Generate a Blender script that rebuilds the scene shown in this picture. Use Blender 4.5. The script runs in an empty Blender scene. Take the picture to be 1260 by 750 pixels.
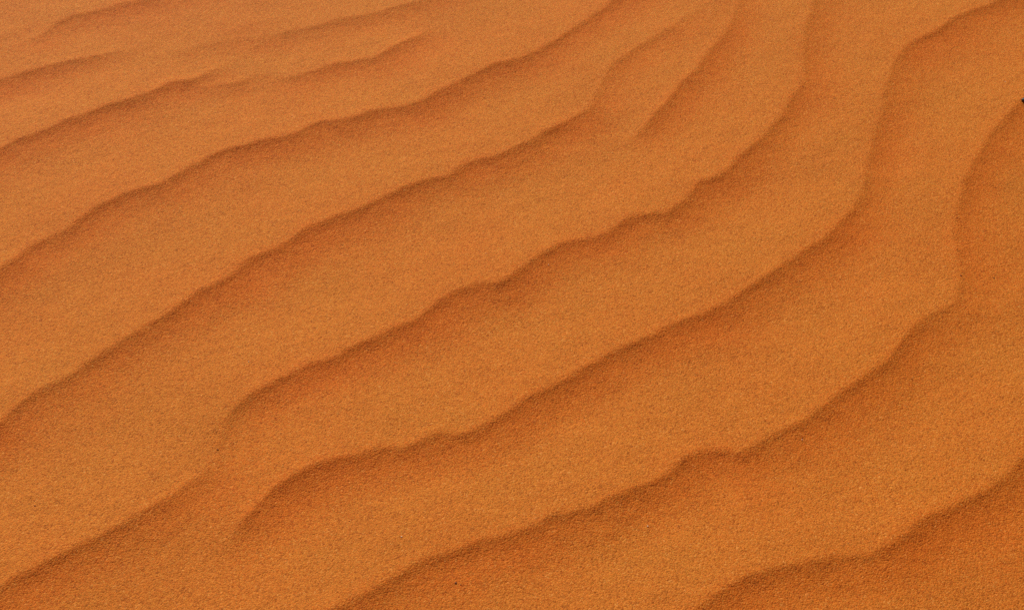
import bpy, bmesh, math, random
import numpy as np
from mathutils import Vector, Matrix, noise as mnoise

random.seed(7)
scene = bpy.context.scene
COL = scene.collection
R = math.radians

# ------------------------------------------------------------------ camera
W, H = 1260.0, 750.0                    # size of the photograph
CAM_H = 0.80                            # a crouching photographer, 0.8 m over the sand
PITCH = R(42.0)                         # looking down by
VFOV = R(24.0)
TV = math.tan(VFOV / 2)
TH = TV * W / H
cp, sp = math.cos(PITCH), math.sin(PITCH)


def ground(px, py, z=0.0):
    """where the sight line through a pixel meets the height z"""
    u = (px - W / 2) / (W / 2) * TH
    v = (H / 2 - py) / (H / 2) * TV
    dx, dy, dz = u, cp + v * sp, -sp + v * cp
    t = (z - CAM_H) / dz
    return dx * t, dy * t


cam_d = bpy.data.cameras.new('camera')
cam = bpy.data.objects.new('camera', cam_d)
COL.objects.link(cam)
cam.location = (0, 0, CAM_H)
cam.rotation_euler = (R(90) - PITCH, 0, 0)
cam_d.sensor_fit = 'HORIZONTAL'
cam_d.sensor_width = 36
cam_d.lens = 18 / TH
cam_d.clip_start = 0.02
cam_d.clip_end = 3000
cam_d.dof.use_dof = True
cam_d.dof.focus_distance = 1.12
cam_d.dof.aperture_fstop = 22.0
scene.camera = cam

# ------------------------------------------------------------------ light
SUN_EL, SUN_AZ = R(40), R(-23)          # ahead of the camera, a little to the left
world = bpy.data.worlds.new('World')
scene.world = world
world.use_nodes = True
nt = world.node_tree
nt.nodes.clear()
wo = nt.nodes.new('ShaderNodeOutputWorld')
bg = nt.nodes.new('ShaderNodeBackground')
sky = nt.nodes.new('ShaderNodeTexSky')
sky.sky_type = 'NISHITA'
sky.sun_disc = False
sky.sun_elevation = SUN_EL
sky.sun_rotation = SUN_AZ
sky.dust_density = 5.0
sky.air_density = 1.0
bg.inputs['Strength'].default_value = 0.05
nt.links.new(sky.outputs[0], bg.inputs[0])
nt.links.new(bg.outputs[0], wo.inputs[0])

sd = bpy.data.lights.new('sun', 'SUN')
sd.energy = 3.8
sd.angle = R(0.5)
sd.color = (1.0, 0.93, 0.83)
sun = bpy.data.objects.new('sun', sd)
COL.objects.link(sun)
to_sun = Vector((math.sin(SUN_AZ) * math.cos(SUN_EL), math.cos(SUN_AZ) * math.cos(SUN_EL), math.sin(SUN_EL)))
sun.rotation_euler = to_sun.to_track_quat('Z', 'Y').to_euler()
sun.location = (0, 0, 5)

scene.view_settings.view_transform = 'Standard'
scene.view_settings.look = 'None'
scene.view_settings.gamma = 1
scene.view_settings.exposure = 0.0
scene.view_settings.use_curve_mapping = False
scene.cycles.use_denoising = False
scene.cycles.max_bounces = 6

# ------------------------------------------------------------------ ripple crests
# each crest: points (x, y, strength) read off the photograph, from its left end
# to its right end; the slip face lies to the right of the direction of travel
CRESTS = [
    # far left, top
    [(-60, 62, .4), (0, 60, .35), (23, 52, .45), (50, 42, .6), (63, 32, .7), (80, 21, .75), (100, 15, .75), (133, 9, .75), (150, 3, .75),
     (200, -6, .6), (260, -18, .5)],
    [(-40, 52, .25), (0, 42, .25), (33, 33, .2), (60, 22, .0)],
    # second
    [(-70, 122, .8), (0, 97, .8), (20, 91, .8), (53, 81, .8), (83, 74, .75), (117, 68, .65), (140, 64, .5), (160, 61, .3), (185, 56, .0)],
    # faint doubled one
    [(170, 76, .0), (207, 66, .22), (240, 58, .3), (267, 52, .35), (317, 47, .4), (345, 42, .42), (367, 37, .5), (400, 29, .65), (417, 23, .7), (453, 17, .7), (487, 8, .7),
     (520, 0, .6), (570, -12, .5)],
    [(255, 40, .0), (290, 34, .22), (330, 27, .22), (365, 22, .0)],
    # third
    [(-80, 215, 1.), (0, 182, 1.), (20, 172, 1.), (50, 162, 1.), (70, 152, 1.), (100, 140, 1.), (133, 128, .95), (160, 121, .95), (187, 112, .9),
     (200, 105, .9), (220, 100, .8), (240, 97, .65), (257, 89, .45), (275, 80, .15), (288, 75, 0)],
    # short one right of it
    [(235, 112, .0), (255, 108, .25), (267, 105, .4), (293, 100, .5), (310, 95, .35), (325, 92, .25), (340, 96, .35), (357, 95, .6), (383, 87, .75), (417, 77, .8), (440, 74, .8), (463, 69, .85),
     (480, 59, .85), (500, 49, .75), (517, 42, .55), (530, 33, .25), (545, 25, .0)],
    # long one from the left edge to the top middle
    [(-90, 390, 1.), (0, 330, 1.), (20, 318, 1.), (33, 305, 1.), (53, 295, 1.), (73, 287, 1.), (93, 272, 1.), (113, 258, 1.), (130, 249, 1.),
     (150, 240, 1.), (177, 231, 1.), (193, 227, 1.), (213, 217, 1.), (233, 205, 1.), (253, 195, 1.), (273, 185, 1.), (300, 179, 1.), (327, 172, 1.),
     (360, 165, .95), (380, 155, 1.), (397, 149, 1.), (420, 148, 1.), (443, 142, .95), (457, 136, .95), (487, 132, .9), (517, 125, .95), (537, 113, .95),
     (560, 103, .95), (580, 92, .95), (607, 80, .95), (633, 73, .85), (660, 63, .85), (680, 52, .85), (703, 37, .85), (727, 21, .8), (747, 8, .75),
     (757, 0, .7), (800, -25, .6)],
    # next: left edge, middle, bends up at (727,132)
    [(-90, 580, 1.), (0, 520, 1.), (20, 500, 1.), (43, 483, 1.), (67, 470, 1.), (93, 457, 1.), (117, 438, 1.), (143, 422, 1.), (173, 403, 1.), (200, 390, 1.),
     (220, 377, 1.), (240, 362, 1.), (263, 350, 1.), (283, 338, 1.), (297, 325, 1.), (310, 315, 1.), (333, 307, 1.), (353, 297, 1.), (373, 282, 1.),
     (393, 273, 1.), (417, 264, 1.), (443, 255, 1.), (473, 242, 1.), (497, 230, 1.), (517, 223, 1.), (533, 218, 1.), (550, 216, 1.), (567, 203, 1.), (587, 195, 1.),
     (613, 190, 1.), (633, 180, 1.), (653, 172, 1.), (673, 159, 1.), (697, 148, .95), (717, 137, .8), (727, 131, .6), (733, 117, .5), (743, 98, .55),
     (750, 83, .6), (760, 73, .65), (780, 60, .6), (803, 47, .55), (820, 38, .5), (837, 25, .4), (865, 10, .3), (895, -8, .2)],
    # short steep one, top right of the middle
    [(752, 186, .0), (770, 174, .12), (785, 162, .5), (797, 150, .75), (810, 133, .9), (827, 117, .95), (840, 101, .85), (860, 82, .85), (873, 60, .75), (890, 43, .7), (900, 27, .65),
     (906, 10, .55), (910, -5, .5), (914, -30, .4)],
    # from the lower left through the middle to the top right
    [(-100, 790, 1.), (0, 722, 1.), (20, 710, 1.), (43, 698, 1.), (70, 683, 1.), (100, 670, 1.), (123, 657, .95), (143, 647, .95), (167, 633, .9), (190, 620, .9),
     (213, 607, .85), (233, 593, .75), (250, 582, .65), (262, 568, .52), (266, 553, .48), (270, 535, .52), (276, 520, .62), (283, 508, .7), (295, 495, .85), (310, 483, 1.), (333, 470, 1.), (360, 457, 1.),
     (383, 447, 1.), (417, 438, 1.), (420, 433, 1.), (440, 423, 1.), (467, 412, 1.), (490, 400, 1.), (513, 392, 1.), (530, 378, 1.), (543, 368, 1.),
     (563, 358, 1.), (587, 350, 1.), (613, 347, 1.), (633, 335, 1.), (653, 322, 1.), (673, 308, 1.), (693, 298, .95), (720, 295, .9), (740, 289, .95),
     (757, 278, 1.), (773, 268, .95), (797, 263, .9), (820, 260, .9), (838, 249, .9), (849, 238, .9), (860, 224, .95), (880, 217, .95), (900, 203, .95), (920, 184, .95), (940, 167, .9),
     (957, 148, .85), (973, 122, .7), (984, 107, .62), (989, 90, .58), (988, 67, .55), (990, 40, .6), (997, 15, .6), (1003, 0, .55), (1014, -25, .4)],
    # next, starts at (287,653)
    [(262, 690, .0), (276, 668, .18), (287, 653, .38), (300, 637, .62), (317, 620, .8), (337, 600, .92), (357, 588, 1.), (380, 573, 1.), (400, 567, 1.), (420, 562, 1.), (450, 557, .95),
     (473, 550, .9), (497, 551, .9), (517, 543, .95), (537, 533, .95), (553, 533, .9), (577, 532, .9), (597, 522, .95), (613, 512, 1.), (633, 500, 1.),
     (653, 486, 1.), (677, 475, 1.), (700, 463, 1.), (720, 452, 1.), (740, 440, 1.), (757, 430, 1.), (780, 420, 1.), (803, 412, 1.), (823, 400, 1.),
     (840, 393, 1.), (860, 388, 1.), (880, 379, 1.), (900, 368, 1.), (920, 353, 1.), (943, 338, 1.), (967, 323, 1.), (990, 308, 1.), (1013, 293, .95), (1033, 273, .85),
     (1050, 255, .75), (1060, 237, .65), (1063, 222, .6), (1067, 200, .6), (1073, 173, .6), (1083, 143, .6), (1088, 113, .6), (1098, 83, .65), (1108, 66, .7), (1117, 53, .75),
     (1130, 47, .8), (1153, 37, .85), (1173, 23, .85), (1197, 12, .85), (1230, 0, .8), (1290, -20, .7)],
    # bottom middle to the right edge
    [(330, 800, .9), (380, 768, .95), (410, 750, .95), (425, 740, .95), (440, 733, .95), (460, 723, .95), (483, 710, .95), (503, 700, .95), (523, 688, .95), (547, 681, .95), (567, 673, .95),
     (587, 664, .95), (610, 660, .95), (633, 655, .95), (657, 648, .95), (677, 636, .95), (703, 630, .9), (727, 625, .9), (747, 614, .9), (767, 605, .95),
     (790, 598, .95), (810, 588, .95), (827, 578, .95), (840, 566, 1.), (860, 557, .95), (887, 553, .9), (910, 557, .9), (927, 548, .95), (947, 535, .95), (967, 527, 1.),
     (987, 517, 1.), (1010, 501, 1.), (1030, 484, 1.), (1053, 470, 1.), (1073, 457, 1.), (1090, 443, 1.), (1103, 427, 1.), (1117, 410, .95), (1130, 397, .9), (1147, 387, .8),
     (1163, 378, .72), (1174, 369, .62), (1179, 355, .58), (1182, 340, .58), (1178, 317, .6), (1174, 290, .62), (1176, 265, .66), (1183, 240, .7), (1187, 223, .75), (1197, 203, .8),
     (1205, 187, .8), (1217, 167, .8), (1233, 147, .75), (1247, 133, .8), (1260, 121, .8), (1310, 95, .7)],
    # faint step at the right edge
    [(1172, 392, .0), (1195, 386, .1), (1225, 384, .14), (1255, 374, .17), (1300, 355, .2)],
    # bottom right corner
    [(760, 800, .9), (840, 758, .9), (857, 748, .95), (873, 737, .95), (890, 724, 1.), (907, 713, 1.), (930, 705, 1.), (953, 698, .95), (977, 693, .95), (1000, 690, .9), (1027, 685, .85),
     (1053, 682, .85), (1073, 682, .85), (1087, 673, .9), (1103, 665, .95), (1120, 651, 1.), (1137, 638, 1.), (1160, 628, 1.), (1183, 617, 1.), (1203, 608, 1.),
     (1223, 595, 1.), (1243, 580, 1.), (1260, 562, 1.), (1320, 510, 1.)],
]
AMP = 0.0060           # crest height, m
W1, W2, MIX = 0.0060, 0.045, 0.22      # thin steep brow, width of the concave slip face, share of the brow
STOSS = 0.090


# ------------------------------------------------------------------ lattice noise
def vnoise(x, y, seed):
    """smooth value noise in -1..1"""
    xi, yi = np.floor(x).astype(np.int64), np.floor(y).astype(np.int64)
    fx, fy = x - xi, y - yi
    fx = fx * fx * fx * (fx * (fx * 6 - 15) + 10)
    fy = fy * fy * fy * (fy * (fy * 6 - 15) + 10)

    def h(a, b):
        n = (a * 374761393 + b * 668265263 + seed * 974634721) & 0xffffffff
        n = ((n ^ (n >> 13)) * 1274126177) & 0xffffffff
        n = (n ^ (n >> 16)) & 0xffff
        return n / 32767.5 - 1
    a, b, c, d = h(xi, yi), h(xi + 1, yi), h(xi, yi + 1), h(xi + 1, yi + 1)
    return (a * (1 - fx) + b * fx) * (1 - fy) + (c * (1 - fx) + d * fx) * fy


def fbm(x, y, scale, seed, octaves=3, gain=.5):
    s, a, t = 0, 1., 0
    for k in range(octaves):
        s = s + a * vnoise(x / scale + 17.3 * k, y / scale - 9.1 * k, seed + k)
        t += a
        a *= gain
        scale /= 2.03
    return s / t


def sstep(a, b, x):
    t = np.clip((x - a) / (b - a), 0, 1)
    return t * t * (3 - 2 * t)


# ------------------------------------------------------------------ smooth crest curves on the ground
def catmull(P, step=0.006):
    P = np.array(P, float)
    out = []
    n = len(P)
    for i in range(n - 1):
        p0, p1, p2, p3 = P[max(i - 1, 0)], P[i], P[i + 1], P[min(i + 2, n - 1)]
        m = max(2, int(np.linalg.norm((p2 - p1)[:2]) / step))
        for t in np.arange(m) / m:
            out.append(0.5 * (2 * p1 + (p2 - p0) * t + (2 * p0 - 5 * p1 + 4 * p2 - p3) * t * t + (3 * p1 - p0 - 3 * p2 + p3) * t ** 3))
    out.append(P[-1])
    return np.array(out)


curves = []
for c in CRESTS:
    pts = []
    faint = 0.88 if max(p[1] for p in c) < 125 else 1.0
    for (px, py, w) in c:
        w *= faint
        gx, gy = ground(px, py, AMP * w * 0.9)
        pts.append((gx, gy, w))
    C = catmull(pts)
    # the broad windward slope behind a crest changes more slowly along it than the crest itself
    ln = np.concatenate([[0], np.cumsum(np.hypot(*np.diff(C[:, :2], axis=0).T))])
    ws = np.empty(len(C))
    for k in range(len(C)):
        g = np.exp(-((ln - ln[k]) / 0.035) ** 2 / 2)
        ws[k] = (g * C[:, 2]).sum() / g.sum()
    if C[0, 2] < .02:
        ws *= sstep(0, 0.11, ln)
    if C[-1, 2] < .02:
        ws *= sstep(0, 0.11, ln[-1] - ln)
    curves.append(np.column_stack([C, ws]))


def seg_nearest(X, Y, C, idx):
    """distance, side and strength from points to the segments idx (n, k) of the curve C"""
    A, B = C[:-1], C[1:]
    ax, ay, aw = A[idx, 0], A[idx, 1], A[idx, 2]
    bx, by, bw = B[idx, 0] - ax, B[idx, 1] - ay, B[idx, 2]
    px, py = X[:, None] - ax, Y[:, None] - ay
    t = np.clip((px * bx + py * by) / (bx * bx + by * by + 1e-12), 0, 1)
    dx, dy = px - bx * t, py - by * t
    d2 = dx * dx + dy * dy
    k = np.argmin(d2, 1)
    r = np.arange(len(X))
    side = (px * by - py * bx)[r, k]            # > 0 to the right of the travel
    e = idx[r, k]
    ws = A[e, 3] + (B[e, 3] - A[e, 3]) * t[r, k]
    return np.sqrt(d2[r, k]), side, (aw + (bw - aw) * t)[r, k], ws


# ------------------------------------------------------------------ ground sheet: one graded grid
def axis(a, b, s, far):
    v = list(np.arange(a, b + s / 2, s))
    st, x = s, v[-1]
    up = []
    while x < far:
        st *= 1.065
        x += st
        up.append(x)
    st, x = s, v[0]
    dn = []
    while x > -far:
        st *= 1.065
        x -= st
        dn.append(x)
    return np.array(dn[::-1] + v + up)


xs = axis(-0.72, 0.72, 0.0015, 600)
ys = axis(0.50, 1.52, 0.0015, 600)
nx, ny = len(xs), len(ys)
GX, GY = np.meshgrid(xs, ys)
X, Y = GX.ravel(), GY.ravel()

# how far outside the photographed patch (trapezoid) a point lies
(lx0, by0), (lx1, ty1) = ground(0, H), ground(0, 0)
half = -lx0 + (Y - by0) / (ty1 - by0) * (lx0 - lx1)
half = np.clip(half, 0.30, 0.75)
out_d = np.hypot(np.maximum(np.abs(X) - half, 0), np.maximum(np.maximum(by0 - Y, Y - ty1), 0))
traced = 1 - sstep(0.03, 0.16, out_d)

Z = np.zeros_like(X)
near = np.nonzero(traced > 0)[0]
nX, nY = X[near], Y[near]
# crests wander a little, as wind leaves them
wob = 0.0014 * fbm(nX, nY, 0.034, 5, 3, .6) + 0.0013 * fbm(nX, nY, 0.010, 15, 2, .6)
sharp = np.zeros_like(nX)
lee_red = np.zeros_like(nX)
cell = 0.008
ci = np.round((nX + 2) / cell).astype(int)
cj = np.round((nY + 2) / cell).astype(int)
key = ci * 100000 + cj
uk, inv = np.unique(key, return_inverse=True)
ux, uy = (uk // 100000) * cell - 2, (uk % 100000) * cell - 2
tot = np.zeros_like(nX)
for ic, C in enumerate(curves):
    nseg = len(C) - 1
    # coarse pass
    best = np.zeros(len(ux), int)
    bd = np.full(len(ux), 1e9)
    M = (C[:-1, :2] + C[1:, :2]) / 2
    for k0 in range(0, nseg, 64):
        D = (ux[:, None] - M[None, k0:k0 + 64, 0]) ** 2 + (uy[:, None] - M[None, k0:k0 + 64, 1]) ** 2
        k = np.argmin(D, 1)
        d = D[np.arange(len(ux)), k]
        m = d < bd
        bd[m] = d[m]
        best[m] = k[m] + k0
    use = bd[inv] < 0.17 ** 2
    ii = np.nonzero(use)[0]
    base = best[inv[ii]]
    idx = np.clip(base[:, None] + np.arange(-2, 3)[None, :], 0, nseg - 1)
    d, side, w, ws = seg_nearest(nX[ii], nY[ii], C, idx)
    sdist = np.where(side > 0, d, -d) + wob[ii]
    L = STOSS * (0.55 + 0.45 * ws)
    D = W2 * (.55 + .45 * np.minimum(ws + .15, 1))
    lee = MIX * np.exp(-np.abs(sdist) / W1) + (1 - MIX) * np.clip(1 - np.abs(sdist) / D, 0, 1) ** 2
    t = np.clip(-sdist / L, 0, 1)
    sm = 1 - t * t * (3 - 2 * t)
    st = 0.45 * sm + 0.55 * (1 - t) ** 1.35
    tot[ii] += AMP * np.where(sdist > 0, w * lee, ws * st + (w - ws) * np.exp(-np.abs(sdist) / 0.014))
    sg = np.where(sdist > 0, 0.045, 0.016)
    # more of the red grains in a band on the lee of each crest
    lee_red[ii] = np.maximum(lee_red[ii], np.clip(w * 1.2, 0, 1) * np.exp(-((sdist - 0.010) / np.where(sdist > 0.010, 0.028, 0.014)) ** 2))
    sharp[ii] = np.maximum(sharp[ii], np.clip(w * 2.0, 0, 1) * np.exp(-sdist ** 2 / (2 * sg ** 2)))
Z[near] += tot * traced[near]

# away from the crests wind has smoothed the sand into broad slopes
def box(a, r, ax):
    p = np.pad(a, [(r + 1, r) if k == ax else (0, 0) for k in range(2)], mode='edge')
    c = np.cumsum(p, axis=ax)
    n = a.shape[ax]
    return (np.take(c, np.arange(2 * r + 1, n + 2 * r + 1), ax) - np.take(c, np.arange(n), ax)) / (2 * r + 1)


Zb = Z.reshape(ny, nx)
for _ in range(3):
    Zb = box(box(Zb, 9, 0), 9, 1)
keep = np.zeros_like(Z)
keep[near] = sharp
keep = box(box(keep.reshape(ny, nx), 3, 0), 3, 1).ravel()
keep = np.maximum(keep, np.where(traced > 0, 0, 1))
Z = Z * keep + Zb.ravel() * (1 - keep)

# round the crests by a couple of millimetres (fine part of the grid only)
Zg = Z.reshape(ny, nx)
for _ in range(2):
    Zs = Zg.copy()
    Zs[1:-1, 1:-1] = (Zg[1:-1, 1:-1] * 4 + 2 * (Zg[:-2, 1:-1] + Zg[2:, 1:-1] + Zg[1:-1, :-2] + Zg[1:-1, 2:])
                      + Zg[:-2, :-2] + Zg[2:, 2:] + Zg[:-2, 2:] + Zg[2:, :-2]) / 16
    Zg = Zs
Z = Zg.ravel()

# the ripples go on outside the photographed patch
outw = sstep(0.03, 0.16, out_d) * (1 - sstep(2.5, 7.0, out_d))
m = np.nonzero(outw > 0)[0]
ox, oy = X[m], Y[m]
ang = R(40)
ph = (ox * math.sin(ang) - oy * math.cos(ang)) / 0.12 + 0.9 * fbm(ox, oy, 0.55, 31, 3) + 0.25 * fbm(ox, oy, 0.12, 41, 2)
fr = ph - np.floor(ph)                         # 0 at the crest, rising along the lee
dd = fr * 0.12
lee = MIX * np.exp(-dd / W1) + (1 - MIX) * np.clip(1 - dd / W2, 0, 1) ** 2
st = np.clip((fr - 0.2) / 0.8, 0, 1) ** 1.3
Z[m] += AMP * outw[m] * (0.75 + 0.3 * fbm(ox, oy, 0.4, 51, 2)) * np.maximum(lee, st)

# gentle unevenness, then dunes towards the horizon
Z += 0.0014 * fbm(X, Y, 0.16, 61, 3) * (1 - sstep(3, 8, out_d))
nf = np.nonzero(out_d < 0.5)[0]
Z[nf] += 0.00042 * fbm(X[nf], Y[nf], 0.020, 71, 3, .6)
Z[nf] += 0.0007 * fbm(X[nf], Y[nf], 0.055, 75, 2, .5)
# unseen dune slope added behind the camera, bouncing warm sunlight onto the lee faces
Z += 9.0 * sstep(3, 26, -Y + 0.15 * X + 2 * fbm(X, Y, 18, 95, 2)) * (1 - sstep(60, 160, -Y))
Z += sstep(4, 60, out_d) * 1.2 * fbm(X, Y, 40, 81, 3) + sstep(60, 500, out_d) * 14 * (0.5 + fbm(X, Y, 170, 91, 3))


def height(x, y):
    i = np.searchsorted(xs, x) - 1
    j = np.searchsorted(ys, y) - 1
    fx, fy = (x - xs[i]) / (xs[i + 1] - xs[i]), (y - ys[j]) / (ys[j + 1] - ys[j])
    q = Z.reshape(ny, nx)
    return float((q[j, i] * (1 - fx) + q[j, i + 1] * fx) * (1 - fy) + (q[j + 1, i] * (1 - fx) + q[j + 1, i + 1] * fx) * fy)


me = bpy.data.meshes.new('ground')
nv = nx * ny
me.vertices.add(nv)
co = np.empty((nv, 3), np.float32)
co[:, 0], co[:, 1], co[:, 2] = X, Y, Z
me.vertices.foreach_set('co', co.ravel())
I = np.arange(nv, dtype=np.int32).reshape(ny, nx)
quads = np.stack([I[:-1, :-1], I[:-1, 1:], I[1:, 1:], I[1:, :-1]], -1).reshape(-1, 4)
nq = len(quads)
me.loops.add(nq * 4)
me.loops.foreach_set('vertex_index', quads.ravel())
me.polygons.add(nq)
me.polygons.foreach_set('loop_start', np.arange(nq, dtype=np.int32) * 4)
me.polygons.foreach_set('loop_total', np.full(nq, 4, np.int32))
me.update(calc_edges=True)
me.polygons.foreach_set('use_smooth', np.ones(nq, bool))
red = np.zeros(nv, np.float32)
red[near] = np.clip(lee_red * (0.78 + 0.3 * fbm(nX, nY, 0.07, 101, 3, .6)) + 0.30 * np.clip(fbm(nX, nY, 0.16, 111, 3, .6) + .1, 0, 1), 0, 1)
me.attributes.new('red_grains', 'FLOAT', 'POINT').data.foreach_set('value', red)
ground_o = bpy.data.objects.new('ground', me)
COL.objects.link(ground_o)
ground_o['kind'] = 'structure'
ground_o['label'] = 'orange desert sand blown into curving wind ripples'


# ------------------------------------------------------------------ sand material
def sand_material():
    ma = bpy.data.materials.new('sand')
    ma.use_nodes = True
    t = ma.node_tree
    n, l = t.nodes, t.links
    b = n['Principled BSDF']
    tc = n.new('ShaderNodeTexCoord')

    def voro(scale, rnd=1.0):
        v = n.new('ShaderNodeTexVoronoi')
        v.inputs['Scale'].default_value = scale
        v.inputs['Randomness'].default_value = rnd
        l.new(tc.outputs['Object'], v.inputs['Vector'])
        return v

    def noise(scale, det=3, rough=.55):
        v = n.new('ShaderNodeTexNoise')
        v.inputs['Scale'].default_value = scale
        v.inputs['Detail'].default_value = det
        v.inputs['Roughness'].default_value = rough
        l.new(tc.outputs['Object'], v.inputs['Vector'])
        return v

    def ramp(src, stops):
        r = n.new('ShaderNodeValToRGB')
        e = r.color_ramp.elements
        while len(e) < len(stops):
            e.new(.5)
        for k, (p, c) in enumerate(stops):
            e[k].position = p
            e[k].color = (*c, 1)
        l.new(src, r.inputs[0])
        return r.outputs[0]

    def mix(kind, fac, a, bb):
        x = n.new('ShaderNodeMix')
        x.data_type = 'RGBA'
        x.blend_type = kind
        for sock, v in ((x.inputs[0], fac), (x.inputs[6], a), (x.inputs[7], bb)):
            if isinstance(v, (int, float)):
                sock.default_value = v
            elif isinstance(v, tuple):
                sock.default_value = (*v, 1)
            else:
                l.new(v, sock)
        return x.outputs[2]

    g1 = voro(800)            # coarse grains, 1.3 mm
    g2 = voro(1450)           # fine grains between them
    sep = n.new('ShaderNodeSeparateColor')
    l.new(g1.outputs['Color'], sep.inputs[0])
    sep2 = n.new('ShaderNodeSeparateColor')
    l.new(g2.outputs['Color'], sep2.inputs[0])
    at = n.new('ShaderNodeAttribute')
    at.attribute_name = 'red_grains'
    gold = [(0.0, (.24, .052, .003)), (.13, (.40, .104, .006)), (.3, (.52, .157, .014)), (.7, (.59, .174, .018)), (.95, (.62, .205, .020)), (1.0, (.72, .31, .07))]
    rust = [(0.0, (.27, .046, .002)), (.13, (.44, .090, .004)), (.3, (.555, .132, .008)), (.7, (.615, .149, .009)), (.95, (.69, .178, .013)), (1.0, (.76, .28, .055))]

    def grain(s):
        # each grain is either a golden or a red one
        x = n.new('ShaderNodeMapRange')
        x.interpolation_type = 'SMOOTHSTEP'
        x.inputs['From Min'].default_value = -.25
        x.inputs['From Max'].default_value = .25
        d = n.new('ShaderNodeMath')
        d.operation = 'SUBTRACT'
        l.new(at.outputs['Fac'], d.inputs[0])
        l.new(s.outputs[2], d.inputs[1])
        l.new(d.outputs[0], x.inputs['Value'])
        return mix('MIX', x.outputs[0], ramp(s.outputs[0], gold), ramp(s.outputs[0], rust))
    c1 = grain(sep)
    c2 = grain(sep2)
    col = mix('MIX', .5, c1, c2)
    # patches of redder and yellower sand, hand-sized
    pn = noise(9, 4, .6)
    patch = ramp(pn.outputs[0], [(.3, (1.01, .95, .90)), (.7, (.99, 1.04, 1.06))])
    col = mix('MULTIPLY', 1.0, col, patch)
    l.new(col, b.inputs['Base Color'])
    b.inputs['Roughness'].default_value = .75
    # quartz grains let light through, red the farthest
    b.inputs['Subsurface Weight'].default_value = .25
    b.inputs['Subsurface Radius'].default_value = (1.0, .35, .12)
    b.inputs['Subsurface Scale'].default_value = .006
    b.inputs['Specular IOR Level'].default_value = .13

    # grains as relief
    def mth(op, a, bb):
        x = n.new('ShaderNodeMath')
        x.operation = op
        for k, v in enumerate((a, bb)):
            if isinstance(v, (int, float)):
                x.inputs[k].default_value = v
            else:
                l.new(v, x.inputs[k])
        return x.outputs[0]
    hgt = mth('ADD', mth('MULTIPLY', g1.outputs['Distance'], -.7), mth('MULTIPLY', g2.outputs['Distance'], -.35))
    hgt = mth('ADD', hgt, mth('MULTIPLY', sep.outputs[1], .35))
    bm1 = n.new('ShaderNodeBump')
    bm1.inputs['Strength'].default_value = .8
    bm1.inputs['Distance'].default_value = .0007
    l.new(hgt, bm1.inputs['Height'])
    fine = noise(190, 3, .6)
    bm2 = n.new('ShaderNodeBump')
    bm2.inputs['Strength'].default_value = .38
    bm2.inputs['Distance'].default_value = .0012
    l.new(fine.outputs[0], bm2.inputs['Height'])
    l.new(bm1.outputs[0], bm2.inputs['Normal'])
    l.new(bm2.outputs[0], b.inputs['Normal'])
    return ma


me.materials.append(sand_material())


# ------------------------------------------------------------------ stones
def stone_material(name, stops, rough=.7):
    ma = bpy.data.materials.new(name)
    ma.use_nodes = True
    t = ma.node_tree
    b = t.nodes['Principled BSDF']
    tc = t.nodes.new('ShaderNodeTexCoord')
    v = t.nodes.new('ShaderNodeTexNoise')
    v.inputs['Scale'].default_value = 260
    v.inputs['Detail'].default_value = 4
    r = t.nodes.new('ShaderNodeValToRGB')
    for k, (p, c) in enumerate(stops):
        r.color_ramp.elements[k].position = p
        r.color_ramp.elements[k].color = (*c, 1)
    t.links.new(tc.outputs['Object'], v.inputs['Vector'])
    t.links.new(v.outputs[0], r.inputs[0])
    t.links.new(r.outputs[0], b.inputs['Base Color'])
    b.inputs['Roughness'].default_value = rough
    return ma


def stone(name, size, seed, mat, sub=3, rough=.28):
    """an irregular stone: a ball pushed in and out by noise, with a few worn flats; size = full x, y, z"""
    bm = bmesh.new()
    bmesh.ops.create_icosphere(bm, subdivisions=sub, radius=1)
    rnd = random.Random(seed)
    flats = [(Vector((rnd.gauss(0, 1), rnd.gauss(0, 1), rnd.gauss(0, .8))).normalized(), rnd.uniform(.62, .85)) for _ in range(6)]
    off = Vector((seed * 3.1, seed * 1.7, 0))
    for v in bm.verts:
        p = v.co.copy()
        p *= 1 + rough * mnoise.noise(p * 1.1 + off) + .08 * mnoise.noise(p * 3.2 + off)
        for (nn, d) in flats:
            e = p.dot(nn) - d
            if e > 0:
                p -= nn * e * .85
        v.co = Vector((p.x * size[0] / 2, p.y * size[1] / 2, p.z * size[2] / 2))
    m = bpy.data.meshes.new(name)
    bm.to_mesh(m)
    bm.free()
    for f in m.polygons:
        f.use_smooth = True
    m.materials.append(mat)
    o = bpy.data.objects.new(name, m)
    COL.objects.link(o)
    return o


dark = stone_material('dark_stone', [(.35, (.012, .011, .012)), (.7, (.05, .045, .04))], .55)
brown = stone_material('brown_stone', [(.3, (.10, .026, .005)), (.7, (.20, .055, .010))], .6)
pale = stone_material('pale_quartz', [(.3, (.72, .50, .28)), (.7, (.85, .70, .50))], .35)


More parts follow.
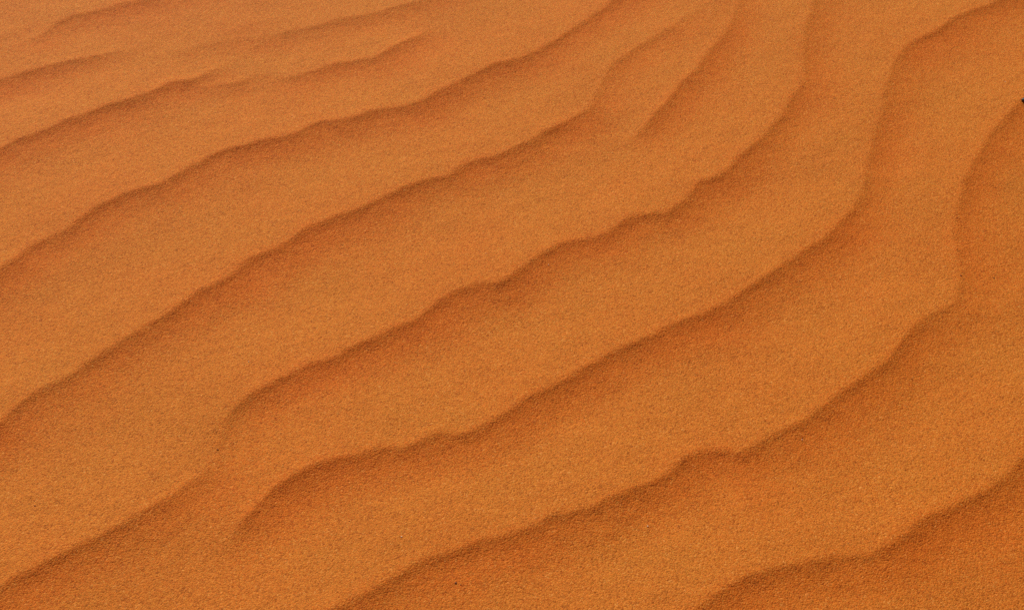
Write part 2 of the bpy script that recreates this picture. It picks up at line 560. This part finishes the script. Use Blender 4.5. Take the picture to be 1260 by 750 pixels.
def put(o, px, py, sink, rot, label, cat, group=None):
    x, y = ground(px, py, .004)
    z = height(x, y)
    x, y = ground(px, py, z)
    z = height(x, y)
    o.location = (x, y, z - sink)
    o.rotation_euler = rot
    o['label'] = label
    o['category'] = cat
    if group:
        o['group'] = group


peb = stone('pebble', (.0066, .0056, .0050), 4, dark)
put(peb, 1260.5, 124, -.0010, (.2, .1, .5), 'small black pebble half out of frame at the right edge, below a crest', 'pebble')

GRAINS = [
    # x, y, size mm, dark/pale, label
    (634, 89, 1.5, 'd', 'dark grain on the pale slope just right of the top middle crest'),
    (643, 199, 1.3, 'd', 'dark grain in the shaded lee right under the upper middle crest'),
    (1182, 339, 2.0, 'd', 'dark grain on the faint upright crest at the right, left one of a pair'),
    (1223, 342, 1.7, 'd', 'dark grain on smooth sand at the right, right one of a pair'),
    (561, 717, 2.0, 'd', 'largest dark grain, on the slope below the bottom middle crest'),
    (567, 719, 1.2, 'd', 'smaller dark grain touching distance from the largest dark grain'),
    (43, 622, 1.4, 'd', 'dark grain alone on the pale slope at the lower left edge'),
    (268, 553, 1.5, 'd', 'dark grain where the lower left crest fades out'),
    (988, 107, 1.4, 'd', 'dark grain at the bend of the upper right crest'),
    (797, 647, 1.4, 'p', 'pale glinting grain below the bottom middle crest'),
    (1237, 101, 1.2, 'p', 'pale grain near the top right corner, above the black pebble'),
    (494, 660, 1.3, 'p', 'pale grain on the slope above the bottom middle crest'),
    (306, 445, 1.3, 'p', 'pale grain on the open slope left of the central crest'),
    (675, 326, 1.4, 'p', 'pale grain in the shaded lee under the central crest'),
    (987, 541, 1.4, 'p', 'pale grain in the lee of the lower right crest'),
    (598, 312, 1.1, 'p', 'pale grain on the open slope just above the central crest'),
]
for k, (px, py, s, kind, label) in enumerate(GRAINS):
    s *= .00085
    o = stone('sand_grain', (s, s * random.uniform(.75, 1), s * random.uniform(.7, .9)), 11 + k, brown if kind == 'd' else pale, 2)
    put(o, px, py, -.0002, (random.uniform(-.4, .4), random.uniform(-.4, .4), random.uniform(0, 6)), label, 'grain', 'coarse grains lying on the sand')
